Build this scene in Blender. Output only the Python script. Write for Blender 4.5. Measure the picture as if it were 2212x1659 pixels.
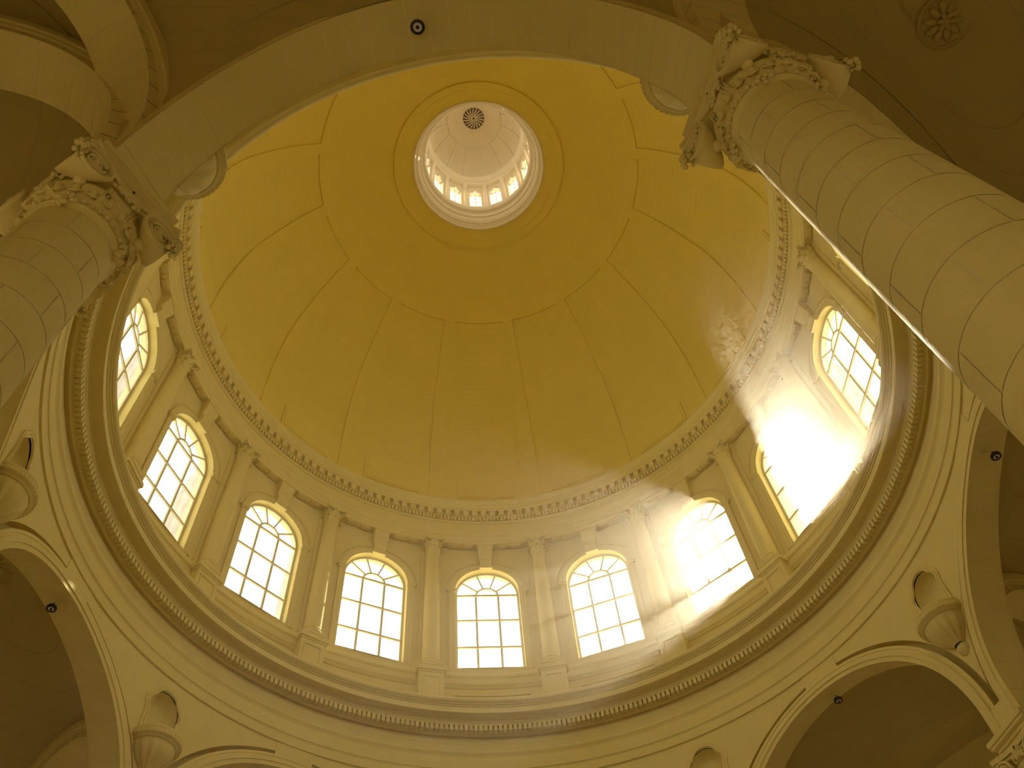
import bpy, math, random
from math import sin, cos, pi, sqrt, radians, atan2, tan, asin, exp
from mathutils import Matrix, Vector
random.seed(7)
for o in list(bpy.data.objects): bpy.data.objects.remove(o, do_unlink=True)
SC = bpy.context.scene
COL = SC.collection
Z0 = 1.6                                     # eye height above the floor

# ------------------------------------------------------------------ camera, sky, sun, exposure
F, RX, RY, RZ, DCAM, TH0 = 1848.45, 2.5931, -0.1250, -0.0230, 15.089, 0.1280
cam = bpy.data.objects.new('camera', bpy.data.cameras.new('camera')); COL.objects.link(cam)
cam.data.sensor_width = 36; cam.data.lens = F / 2212 * 36; cam.data.clip_end = 500
cam.matrix_world = Matrix.Translation((0, -DCAM, Z0)) @ Matrix.Rotation(RZ, 4, 'Z') @ Matrix.Rotation(RX, 4, 'X') @ Matrix.Rotation(RY, 4, 'Z')
SC.camera = cam
SC.view_settings.view_transform = 'Standard'; SC.view_settings.look = 'None'
SC.view_settings.gamma = 1; SC.view_settings.use_curve_mapping = False
SC.view_settings.exposure = 0.46
SC.cycles.max_bounces = 10; SC.cycles.diffuse_bounces = 6; SC.cycles.volume_bounces = 0; SC.cycles.transparent_max_bounces = 16
SC.cycles.sample_clamp_indirect = 6.0
SC.cycles.use_denoising = True
SC.cycles.use_adaptive_sampling = True; SC.cycles.adaptive_threshold = 0.09; SC.cycles.adaptive_min_samples = 16

W = bpy.data.worlds.new('sky'); SC.world = W; W.use_nodes = True
nt = W.node_tree; nt.nodes.clear()
wo = nt.nodes.new('ShaderNodeOutputWorld'); bg = nt.nodes.new('ShaderNodeBackground')
bg.inputs['Color'].default_value = (1.0, 0.94, 0.80, 1); bg.inputs['Strength'].default_value = 2.6
nt.links.new(bg.outputs[0], wo.inputs[0])

SUN_DIR = Vector((0.308, 0.652, 0.693))
sun = bpy.data.objects.new('sun', bpy.data.lights.new('sun', 'SUN')); COL.objects.link(sun)
sun.data.energy = 11; sun.data.color = (1.0, 0.90, 0.70); sun.data.angle = radians(0.6)
sun.rotation_euler = SUN_DIR.to_track_quat('Z', 'Y').to_euler()
sun.location = SUN_DIR * 60


def portal(loc, normal, sx, sy):
    l = bpy.data.lights.new('sky_portal', 'AREA'); l.shape = 'RECTANGLE'; l.size = sx; l.size_y = sy
    l.cycles.is_portal = True
    o = bpy.data.objects.new('sky_portal', l); COL.objects.link(o)
    o.location = loc; o.rotation_euler = Vector(normal).to_track_quat('-Z', 'Y').to_euler()

# ------------------------------------------------------------------ materials
def mat(name, col, rough=0.85, var=0.06, scale=1.5, bump=0.02, course=0.0):
    m = bpy.data.materials.new(name); m.use_nodes = True
    n = m.node_tree; b = n.nodes['Principled BSDF']
    b.inputs['Roughness'].default_value = rough
    b.inputs['Specular IOR Level'].default_value = 0.25
    tc = n.nodes.new('ShaderNodeTexCoord')
    no = n.nodes.new('ShaderNodeTexNoise'); no.inputs['Scale'].default_value = scale; no.inputs['Detail'].default_value = 6
    n.links.new(tc.outputs['Object'], no.inputs['Vector'])
    mx = n.nodes.new('ShaderNodeMixRGB'); mx.blend_type = 'MIX'
    c = col
    mx.inputs[1].default_value = (c[0] * (1 - var), c[1] * (1 - var), c[2] * (1 - 1.6 * var), 1)
    mx.inputs[2].default_value = (min(1, c[0] * (1 + var)), min(1, c[1] * (1 + var)), min(1, c[2] * (1 + 1.6 * var)), 1)
    n.links.new(no.outputs['Fac'], mx.inputs[0])
    last = mx.outputs[0]
    if course:                                # faint bed joints of the ashlar
        sp = n.nodes.new('ShaderNodeSeparateXYZ'); n.links.new(tc.outputs['Object'], sp.inputs[0])
        md = n.nodes.new('ShaderNodeMath'); md.operation = 'MULTIPLY'; md.inputs[1].default_value = 1 / course
        n.links.new(sp.outputs['Z'], md.inputs[0])
        fr = n.nodes.new('ShaderNodeMath'); fr.operation = 'FRACT'; n.links.new(md.outputs[0], fr.inputs[0])
        lt = n.nodes.new('ShaderNodeMath'); lt.operation = 'LESS_THAN'; lt.inputs[1].default_value = 0.035
        n.links.new(fr.outputs[0], lt.inputs[0])
        m2 = n.nodes.new('ShaderNodeMixRGB'); m2.blend_type = 'MULTIPLY'
        m2.inputs[2].default_value = (0.86, 0.84, 0.80, 1)
        n.links.new(lt.outputs[0], m2.inputs[0]); n.links.new(last, m2.inputs[1]); last = m2.outputs[0]
    n.links.new(last, b.inputs['Base Color'])
    if bump:
        n2 = n.nodes.new('ShaderNodeTexNoise'); n2.inputs['Scale'].default_value = 14; n2.inputs['Detail'].default_value = 5
        n.links.new(tc.outputs['Object'], n2.inputs['Vector'])
        bp = n.nodes.new('ShaderNodeBump'); bp.inputs['Strength'].default_value = 0.25; bp.inputs['Distance'].default_value = bump
        n.links.new(n2.outputs['Fac'], bp.inputs['Height']); n.links.new(bp.outputs[0], b.inputs['Normal'])
    return m

STONE = mat('cream_limestone', (0.76, 0.64, 0.25))
STONE_C = mat('cream_limestone_coursed', (0.72, 0.60, 0.235), course=0.42)
MORTAR = mat('pale_mortar', (0.84, 0.74, 0.40), var=0.03)
GOLD = mat('dome_stone_bounce_tint', (0.80, 0.645, 0.135), scale=0.8, bump=0.01)  # same stone as the walls, yellow of bounced light put into its colour
GOLD_C = mat('dome_stone_bounce_tint_coursed', (0.80, 0.645, 0.135), scale=0.8, bump=0.01, course=0.35)  # coursed version, bounced yellow light in the base colour too
DRUM = mat('warm_drum_stone', (0.74, 0.62, 0.225))
PALE = mat('pale_lantern_stone', (0.80, 0.70, 0.50), scale=3)
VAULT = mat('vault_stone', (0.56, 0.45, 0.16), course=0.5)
FRAME = mat('painted_window_frame', (0.70, 0.64, 0.38), rough=0.5, bump=0)
IRON = mat('dark_iron', (0.035, 0.03, 0.03), rough=0.5, bump=0)
LENS = mat('lamp_lens_white', (0.75, 0.70, 0.60), rough=0.4, bump=0)
BRONZE = mat('dark_rosette_plaster', (0.22, 0.16, 0.10), rough=0.7)
FLOORM = mat('polished_floor_marble', (0.60, 0.50, 0.34), rough=0.35, bump=0)
EXT = mat('weathered_exterior_stone', (0.32, 0.285, 0.23))

GLASS = bpy.data.materials.new('dusty_window_glass'); GLASS.use_nodes = True
n = GLASS.node_tree; n.nodes.clear()
out = n.nodes.new('ShaderNodeOutputMaterial'); mx = n.nodes.new('ShaderNodeMixShader')
tr = n.nodes.new('ShaderNodeBsdfTransparent'); tl = n.nodes.new('ShaderNodeBsdfTranslucent')
tl.inputs[0].default_value = (0.95, 0.93, 0.85, 1); tr.inputs[0].default_value = (0.97, 0.97, 0.94, 1)
ns = n.nodes.new('ShaderNodeTexNoise'); ns.inputs['Scale'].default_value = 2.0; ns.inputs['Detail'].default_value = 6
rp = n.nodes.new('ShaderNodeMapRange'); rp.inputs[1].default_value = 0.35; rp.inputs[2].default_value = 0.75
rp.inputs[3].default_value = 0.08; rp.inputs[4].default_value = 0.30
n.links.new(ns.outputs['Fac'], rp.inputs[0]); n.links.new(rp.outputs[0], mx.inputs[0])
n.links.new(tr.outputs[0], mx.inputs[1]); n.links.new(tl.outputs[0], mx.inputs[2]); n.links.new(mx.outputs[0], out.inputs[0])

# ------------------------------------------------------------------ helpers
def th(k): return TH0 - (k - 5) * pi / 8 + pi / 2

class M:
    """a list of vertices and faces; becomes one mesh object"""
    def __init__(s): s.v = []; s.f = []; s.sm = []
    def q(s, pts, smooth=False):
        i = len(s.v); s.v += [tuple(p) for p in pts]; s.f.append(tuple(range(i, i + len(pts)))); s.sm.append(smooth)
    def grid(s, rows, smooth=True, close=False):
        i = len(s.v); nr = len(rows); nc = len(rows[0])
        for r in rows: s.v += [tuple(p) for p in r]
        for a in range(nr - 1):
            for b in range(nc if close else nc - 1):
                c = (b + 1) % nc
                s.f.append((i + a * nc + b, i + a * nc + c, i + (a + 1) * nc + c, i + (a + 1) * nc + b)); s.sm.append(smooth)
    def box(s, x0, x1, y0, y1, z0, z1):
        p = [(x, y, z) for z in (z0, z1) for y in (y0, y1) for x in (x0, x1)]
        i = len(s.v); s.v += p
        for f in ((0, 1, 3, 2), (4, 6, 7, 5), (0, 4, 5, 1), (2, 3, 7, 6), (0, 2, 6, 4), (1, 5, 7, 3)):
            s.f.append(tuple(i + j for j in f)); s.sm.append(False)
    def lathe(s, prof, n=24, a0=0, a1=2 * pi, sharp=True, c=(0, 0)):
        full = abs(a1 - a0 - 2 * pi) < 1e-6
        an = [a0 + (a1 - a0) * j / n for j in range(n if full else n + 1)]
        row = lambda r, z: [(c[0] + r * cos(a), c[1] + r * sin(a), z) for a in an]
        if sharp:
            for (r0, z0), (r1, z1) in zip(prof, prof[1:]): s.grid([row(r0, z0), row(r1, z1)], True, full)
        else: s.grid([row(r, z) for r, z in prof], True, full)
    def ball(s, c, r, sc=(1, 1, 1), nu=8, nv=5):
        rows = []
        for i in range(nv + 1):
            e = -pi / 2 + pi * i / nv
            rows.append([(c[0] + r * sc[0] * cos(e) * cos(2 * pi * j / nu), c[1] + r * sc[1] * cos(e) * sin(2 * pi * j / nu), c[2] + r * sc[2] * sin(e)) for j in range(nu)])
        s.grid(rows, True, True)
    def tube(s, pts, rad, n=6):
        rows = []
        for i, p in enumerate(pts):
            a = Vector(pts[max(0, i - 1)]); b = Vector(pts[min(len(pts) - 1, i + 1)]); d = (b - a).normalized()
            u = d.cross(Vector((0, 0, 1))); u = u.normalized() if u.length > 1e-3 else d.cross(Vector((0, 1, 0))).normalized()
            w = d.cross(u); rr = rad[i] if isinstance(rad, (list, tuple)) else rad
            rows.append([tuple(Vector(p) + u * rr * cos(2 * pi * j / n) + w * rr * sin(2 * pi * j / n)) for j in range(n)])
        s.grid(rows, True, True)
        for r in (rows[0], rows[-1]): s.q(r)
    def xf(s, m, i0=0):
        for i in range(i0, len(s.v)): s.v[i] = tuple(m @ Vector(s.v[i]))
        return s
    def mesh(s, name, material):
        me = bpy.data.meshes.new(name); me.from_pydata(s.v, [], s.f); me.materials.append(material)
        me.polygons.foreach_set('use_smooth', s.sm); me.update(); return me

def obj(name, m, material=None, parent=None, loc=None, rot=0.0, **props):
    me = m.mesh(name, material) if isinstance(m, M) else m
    o = bpy.data.objects.new(name, me); COL.objects.link(o)
    if parent: o.parent = parent
    if loc is not None: o.location = loc
    if rot: o.rotation_euler = (0, 0, rot)
    for a, b in props.items(): o[a] = b
    return o

def empty(name, loc=(0, 0, 0), rot=0.0, parent=None, **props):
    o = bpy.data.objects.new(name, None); COL.objects.link(o); o.location = loc; o.rotation_euler = (0, 0, rot)
    o.empty_display_size = 0.2
    if parent: o.parent = parent
    for a, b in props.items(): o[a] = b
    return o

def kids(o): return [c for c in COL.objects if c.parent is o]
KID = {}
def copy_tree(o, parent=None, loc=None, rot=None, label=None):
    c = o.copy(); COL.objects.link(c)
    if parent: c.parent = parent
    if loc is not None: c.location = loc
    if rot is not None: c.rotation_euler = (0, 0, rot)
    if label: c['label'] = label
    for ch in CH.get(o.name, []): copy_tree(ch, c)
    return c
CH = {}
def index_children(o):
    """remember the children of a finished prototype once, so that copying stays fast"""
    CH[o.name] = [c for c in COL.objects if c.parent is o]
    for c in CH[o.name]: index_children(c)

def at(k, r, z): a = th(k); return (r * cos(a), r * sin(a), z + Z0)
def C(r, t, z, r0=0.0, z0=0.0):
    """cylinder point in a bay frame: x outward, y sideways, seen from the dome axis; r0, z0 = frame origin"""
    return (sqrt(max(r * r - t * t, 0)) - r0, t, z - z0)

def revolve_ring(name, prof, material, n=256, parent=None, smooth_prof=False, **props):
    m = M(); m.lathe([(r, z) for r, z in prof], n, sharp=not smooth_prof)
    return obj(name, m, material, parent, loc=(0, 0, Z0) if parent is None else None, rot=0, **props)

def sweep(m, path, prof, r0=0.0, z0=0.0, smooth=True, taper=False):
    """path: (t,z,nt,nz) outline with outward normal; prof: (offset, radius); on the curved wall"""
    for (o0, ra), (o1, rb) in zip(prof, prof[1:]):
        if taper: o0 += widen(ra); o1 += widen(rb)
        A = [C(ra, t + nt_ * o0, z + nz * o0, r0, z0) for t, z, nt_, nz in path]
        B = [C(rb, t + nt_ * o1, z + nz * o1, r0, z0) for t, z, nt_, nz in path]
        m.grid([A, B], smooth)

def arch_path(w, zs, zb=None, n=40, a0=0.0, a1=pi):
    p = []
    if zb is not None: p.append((w, zb, 1, 0))
    for i in range(n + 1):
        a = a0 + (a1 - a0) * i / n
        p.append((w * cos(a), zs + w * sin(a), cos(a), sin(a)))
    if zb is not None: p.append((-w, zb, -1, 0))
    return p

# ------------------------------------------------------------------ dimensions (metres above the eye, Z0 is added)
AW, AZ, AD0, AD1 = 4.08, 13.30, 12.07, 13.08
AW1 = 4.32                                              # the soffit widens towards the ambulatory
def widen(d): return (AW1 - AW) * (d - 12.03) / (13.08 - 12.03)
#          # great arches: half width, spring, inner and outer face
RCOL = 12.5
WR, GR, BR = 12.75, 13.05, 13.30                       # drum wall face, glass, outer face
WH, WS, WB = 1.42, 27.88, 23.62                        # drum windows: half width, spring, sill
OUTR = 19.0

# ------------------------------------------------------------------ floor and outer wall (out of frame, they bounce and admit the light)
m = M(); m.lathe([(0.01, -Z0), (OUTR, -Z0)], 64)
obj('floor', m, FLOORM, loc=(0, 0, Z0), kind='structure')
m = M()
HALF = OUTR * sin(pi / 8)
LWH = .75
def lower_hole(t): return 5.2 + (sqrt(max(0, LWH ** 2 - t * t)) if abs(t) < LWH else 0)
ts = [-HALF + 2 * HALF * i / 24 for i in range(25)]
ts = sorted(set([round(t, 4) for t in ts] + [-LWH, LWH, -LWH * .7, LWH * .7, 0.0]))
for a, b in zip(ts, ts[1:]):
    inside = abs((a + b) / 2) < LWH
    if inside:
        m.q([C(OUTR, a, -Z0), C(OUTR, b, -Z0), C(OUTR, b, 2.5), C(OUTR, a, 2.5)])
        m.q([C(OUTR, a, lower_hole(a)), C(OUTR, b, lower_hole(b)), C(OUTR, b, 19.8), C(OUTR, a, 19.8)])
    elif not inside:
        m.q([C(OUTR, a, -Z0), C(OUTR, b, -Z0), C(OUTR, b, 19.8), C(OUTR, a, 19.8)])
wall_outer = empty('wall_outer', (0, 0, Z0), kind='structure')
me = m.mesh('wall_bay', STONE)
for j in range(8): obj('wall_bay', me, parent=wall_outer, rot=th(1.5 + 2 * j))
for j in range(8):
    a = th(1.5 + 2 * j); portal((OUTR * cos(a), OUTR * sin(a), 4.2 + Z0), (-cos(a), -sin(a), 0), 1.5, 3.5)

# ------------------------------------------------------------------ main cornice above the great arches
trim1 = empty('trim_1', (0, 0, Z0), kind='structure')
prof = [(WR, 20.98), (11.23, 20.98), (11.20, 20.945), (11.20, 20.90), (11.22, 20.85), (11.27, 20.81), (11.31, 20.80), (11.31, 20.77),
        (11.35, 20.755), (11.38, 20.74), (11.38, 20.71), (11.42, 20.70), (11.42, 20.48), (11.44, 20.47), (11.70, 20.49), (11.74, 20.44), (11.79, 20.41),
        (11.79, 20.34), (11.83, 20.31), (11.85, 20.27), (12.02, 20.27), (12.02, 20.06), (12.07, 20.06), (12.07, 20.02), (12.14, 20.0),
        (12.19, 20.06), (12.25, 20.06)]
revolve_ring('cornice', prof, STONE, parent=trim1)
revolve_ring('frieze', [(12.25, 20.06), (12.25, 19.40)], STONE_C, parent=trim1)
prof = [(12.25, 19.40), (12.10, 19.40), (12.10, 19.35), (12.11, 19.31), (12.16, 19.24), (12.19, 19.18), (12.19, 19.13), (12.14, 19.11), (12.14, 18.95),
        (12.145, 18.73), (12.12, 18.72), (12.12, 18.67), (12.15, 18.65), (12.17, 18.60), (12.16, 18.59), (12.16, 18.31), (12.22, 18.30)]
revolve_ring('architrave', prof, STONE, parent=trim1)
md_ = M(); hw = 0.062
md_.box(11.85, 12.03, -hw, hw, 20.06, 20.27)
dm = md_.mesh('dentil', STONE)
rest = M()
ND = 416
for j in range(ND):
    kk = -0.35 + 16 * j / ND
    if j < 296: obj('dentil', dm, parent=trim1, rot=th(kk))
    else:
        i0 = len(rest.v); rest.box(11.85, 12.03, -hw, hw, 20.06, 20.27); rest.xf(Matrix.Rotation(th(kk), 4, 'Z'), i0)
obj('dentil_row', rest, STONE, trim1, kind='stuff')

# ------------------------------------------------------------------ wall of spandrels between the great arches (with niche openings)
NW, NZ0, NZ1 = 0.56, 16.15, 17.22          # niche half width, foot, spring
SR = 12.22
def niche_top(t): return NZ1 + 0.62 * sqrt(max(0, 1 - (t / NW) ** 2))
HO = 4.72                                  # hole of the arch in the spandrel wall
def spandrel(with_niche=True):
    m = M(); amax = pi / 8
    N = 96
    base = [-amax + 2 * amax * i / N for i in range(N + 1)]
    an = asin(NW / SR)
    base += [-an, an, -an * .97, an * .97, -an * .9, an * .9, -an * .75, an * .75]
    A = sorted(base)
    def low(a):
        tb = SR * sin(amax - abs(a))
        return AZ + sqrt(max(0, HO * HO - tb * tb)) if tb < HO else AZ - 0.7
    P_ = lambda a, z: (SR * cos(a), SR * sin(a), z)
    for a, b in zip(A, A[1:]):
        mid = (a + b) / 2
        if abs(mid) < an:
            ta, tb_ = SR * sin(a), SR * sin(b)
            m.q([P_(a, low(a)), P_(b, low(b)), P_(b, NZ0), P_(a, NZ0)])
            m.q([P_(a, niche_top(ta)), P_(b, niche_top(tb_)), P_(b, 18.31), P_(a, 18.31)])
        else: m.q([P_(a, low(a)), P_(b, low(b)), P_(b, 18.31), P_(a, 18.31)], True)
        Q_ = lambda a, z: (12.62 * cos(a), 12.62 * sin(a), z)
        if low(a) > AZ - .6 and low(b) > AZ - .6: m.q([P_(a, low(a)), P_(b, low(b)), Q_(b, low(b)), Q_(a, low(a))], True)
    return m
wall_s = empty('wall_spandrels', (0, 0, Z0), kind='structure')
me = spandrel().mesh('spandrel', STONE)
for j in range(8): obj('spandrel', me, parent=wall_s, rot=th(0.5 + 2 * j))
# mass of masonry behind the spandrels, closes the shadow gap and carries the drum
m = M()
amax = pi / 8
for rr in (12.62, AD1):
    A = [-amax + 2 * amax * i / 96 for i in range(97)]
    for a, b in zip(A, A[1:]):
        ww = AW + .05 + widen(rr)
        f = lambda x: AZ + sqrt(max(0, ww ** 2 - (rr * sin(x)) ** 2)) if abs(rr * sin(x)) < ww else AZ - 0.70
        zt = 20.9 if rr < 13 else 21.0
        m.q([(rr * cos(a), rr * sin(a), f(a)), (rr * cos(b), rr * sin(b), f(b)), (rr * cos(b), rr * sin(b), zt), (rr * cos(a), rr * sin(a), zt)], True)
me = m.mesh('backing_wall', STONE)
for j in range(8): obj('backing_wall', me, parent=wall_s, rot=th(1.5 + 2 * j))

# ------------------------------------------------------------------ great arches
def voussoir(m, a0, a1, w, zs, d0, d1, thick, gap):
    g = gap / w / 2
    an = [a0 + g, (a0 + a1) / 2, a1 - g]
    W_ = lambda d: w + widen(d)
    i = [[C(d, W_(d) * cos(a), zs + W_(d) * sin(a)) for a in an] for d in (d0, d1)]
    o = [[C(d, (W_(d) + thick) * cos(a), zs + (W_(d) + thick) * sin(a)) for a in an] for d in (d0, d1)]
    m.grid(i, True); m.grid([i[0], o[0]], False); m.grid([i[1], o[1]], False)
    m.q([i[0][0], i[1][0], o[1][0], o[0][0]]); m.q([i[0][2], i[1][2], o[1][2], o[0][2]])

def great_arch():
    root = empty('great_arch', (0, 0, Z0), category='arch', group='eight round arches under the dome',
                 label='x')
    # archivolt towards the dome
    m = M(); path = arch_path(AW, AZ, zb=12.6, n=72)
    sweep(m, path, [(0, AD0), (0.14, AD0), (0.14, AD0 - .03), (0.28, AD0 - .03), (0.28, AD0 - .01), (0.30, AD0 + .02), (0.34, AD0 + .045),
                    (0.36, AD0 + .05), (0.36, AD0 + .03), (0.45, AD0 + .04), (0.45, 12.64)])
    obj('archivolt', m, STONE, root)
    m = M()                                   # outer face towards the ambulatory
    sweep(m, path, [(0, AD1), (0.16, AD1), (0.16, AD1 + .03), (0.26, AD1 + .05), (0.26, AD1 - .1)], taper=True)
    obj('outer_archivolt', m, STONE, root)
    m = M()                                   # joints behind the stones
    sweep(m, path, [(0.006, AD0 + .005), (0.006, AD1 - .005)], taper=True)
    obj('mortar_bed', m, MORTAR, root)
    m = M()                                   # crown block tying the archivolt to the architrave
    for x in range(6):
        t0, t1 = -0.67 + x * 1.34 / 6, -0.67 + (x + 1) * 1.34 / 6
        b = lambda t: AZ + sqrt((AW + .46) ** 2 - t * t)
        m.q([C(12.20, t0, b(t0)), C(12.20, t1, b(t1)), C(12.20, t1, 18.33), C(12.20, t0, 18.33)])
    for t in (-0.67, 0.67): m.q([C(12.20, t, 17.7), C(12.7, t, 17.7), C(12.7, t, 18.33), C(12.20, t, 18.33)])
    obj('crown_block', m, STONE, root)
    NV = 33
    for j in range(NV):
        m = M(); voussoir(m, pi * j / NV, pi * (j + 1) / NV, AW, AZ, AD0, AD1, 0.12, 0.014)
        obj('voussoir', m, STONE, root)
    for s in (-1, 1):                          # stilted jamb stones
        m = M(); w = s * AW
        for z0, z1 in ((12.6, 12.93), (12.94, AZ - .006)):
            m.q([C(AD0, w, z0), C(AD1, s * AW1, z0), C(AD1, s * AW1, z1), C(AD0, w, z1)])
        obj('jamb_stone', m, STONE, root)
    return root
ga = great_arch(); index_children(ga)
ARCH_L = {13.5: 'broad near arch overhead crossing the top of the view, pale soffit of radial stones',
          15.5: 'arch behind the left near column, mostly hidden by its capital',
          1.5: 'round arch at the lower left edge framing a dark vault',
          3.5: 'arch whose crown just rises at the bottom edge, right of the lower left niche',
          5.5: 'arch at the far side, below the bottom edge of the view',
          7.5: 'round arch at the lower right framing a dark vault with a small lamp',
          9.5: 'tall arch at the right edge beside the right near column',
          11.5: 'arch behind the right near column, almost wholly hidden'}
ga.rotation_euler = (0, 0, th(13.5)); ga['label'] = ARCH_L[13.5]
for k, l in ARCH_L.items():
    if k != 13.5: copy_tree(ga, loc=(0, 0, Z0), rot=th(k), label=l)

# ------------------------------------------------------------------ niches with urn shaped corbels
def niche():
    r0, z0 = 12.27, 14.9
    root = empty('niche', category='niche', group='niches above the great columns', label='x')
    c = lambda x, y, z: (x, y, z - z0)
    m = M(); rows = []
    for j in range(13):                        # half round recess with a rounded head
        s = sin(pi * (j / 12 - .5))
        row = []
        for z in [NZ0 + (NZ1 - NZ0) * i / 4 for i in range(5)] + [NZ1 + .62 * sin(pi / 2 * i / 8) for i in range(1, 9)]:
            f = 1 if z <= NZ1 else sqrt(max(0, 1 - ((z - NZ1) / .62) ** 2))
            t = NW * s * f
            x = sqrt(r0 * r0 - t * t) - r0 + 0.46 * sqrt(max(0, 1 - s * s)) * f
            row.append(c(x, t, z))
        rows.append(row)
    m.grid(rows, True)
    m.q([c(0, -NW, NZ0), c(0, NW, NZ0), c(.46, NW * .5, NZ0), c(.46, -NW * .5, NZ0)])
    obj('hollow', m, STONE, root)
    # scalloped frame: stepped shoulders
    pts = [(NW, 16.1), (NW, 17.0), (NW + .03, 17.12), (NW + .09, 17.22), (NW + .08, 17.36), (NW - .02, 17.50), (NW - .12, 17.60), (NW - .16, 17.68)]
    for i in range(1, 7):
        a = radians(40 + 50 * i / 6); pts.append((0.50 * cos(a) + 0.0, 17.40 + .52 * sin(a)))
    half = pts; full = [(t, z) for t, z in half] + [(-t, z) for t, z in reversed(half[:-1])]
    path = []
    for i, (t, z) in enumerate(full):
        a = full[max(0, i - 1)]; b = full[min(len(full) - 1, i + 1)]
        d = Vector((b[0] - a[0], b[1] - a[1])).normalized(); path.append((t, z, d[1], -d[0]))
    m = M(); sweep(m, path, [(-.04, SR + .02), (-.04, SR - .04), (.03, SR - .06), (.03, SR - .03), (.09, SR - .05), (.12, SR - .05), (.12, SR + .01)], r0, z0)
    obj('frame_moulding', m, STONE, root)
    CA = radians(80)
    m = M()                                    # rim of the balcony shaped corbel
    m.lathe([(.02, 16.28 - z0), (.68, 16.28 - z0), (.74, 16.25 - z0), (.76, 16.20 - z0), (.74, 16.14 - z0), (.78, 16.12 - z0), (.78, 15.98 - z0), (.72, 15.94 - z0), (.68, 15.90 - z0), (.62, 15.90 - z0)], 40, CA, 2 * pi - CA, c=(-.09, 0))
    obj('rim', m, STONE, root)
    for j in range(22):
        a = pi / 2 + pi * (j + .5) / 22
        m = M(); m.box(.77, .795, -.030, .030, 15.99 - z0, 16.11 - z0); m.xf(Matrix.Translation((-.09, 0, 0)) @ Matrix.Rotation(a, 4, 'Z')); obj('tooth', m, STONE, root)
    m = M(); rows = []                         # fluted bowl
    for i, (r, z) in enumerate([(.65, 15.91), (.645, 15.82), (.61, 15.68), (.53, 15.55), (.41, 15.42), (.30, 15.33), (.21, 15.27), (.17, 15.22)]):
        row = []
        for j in range(49):
            a = CA + (2 * pi - 2 * CA) * j / 48; rr = r * (1 - .08 * (1 - abs(sin(7 * (a - CA)))) * min(1, i / 2))
            row.append(c(rr * cos(a) - .09, rr * sin(a), z))
        rows.append(row)
    m.grid(rows, True); obj('bowl', m, STONE, root)
    m = M(); m.lathe([(.15, 15.22 - z0), (.21, 15.19 - z0), (.22, 15.12 - z0), (.19, 15.02 - z0), (.12, 14.94 - z0), (.04, 14.90 - z0), (0.005, 14.90 - z0)], 20, pi / 2, 3 * pi / 2, sharp=False)
    obj('knob', m, STONE, root)
    m = M()                                    # small scroll under the knob
    pp = [(-.03, .11 * (1 - i / 22) * cos(i * .75), -.42 + .11 * (1 - i / 22) * sin(i * .75)) for i in range(20)]
    m.tube(pp, .028, 5); obj('scroll', m, STONE, root)
    return root
nc = niche(); index_children(nc)
NL = {0.5: 'shell niche at the far left edge, with fluted urn corbel',
      2.5: 'scalloped niche with urn corbel near the lower left, between two arches',
      4.5: 'niche on the far side below the bottom edge of the view',
      6.5: 'niche cut by the bottom edge, left of the lower right arch',
      8.5: 'scalloped niche with urn corbel above the lower right arch',
      10.5: 'niche hidden behind the right near column',
      12.5: 'niche corbel seen from below beside the capital of the right near column',
      14.5: 'niche corbel seen from below beside the capital of the left near column'}
first = True
for k, l in NL.items():
    if first: nc.location = at(k, 12.27, 14.9); nc.rotation_euler = (0, 0, th(k)); nc['label'] = l; first = False
    else: copy_tree(nc, loc=at(k, 12.27, 14.9), rot=th(k), label=l)

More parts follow.
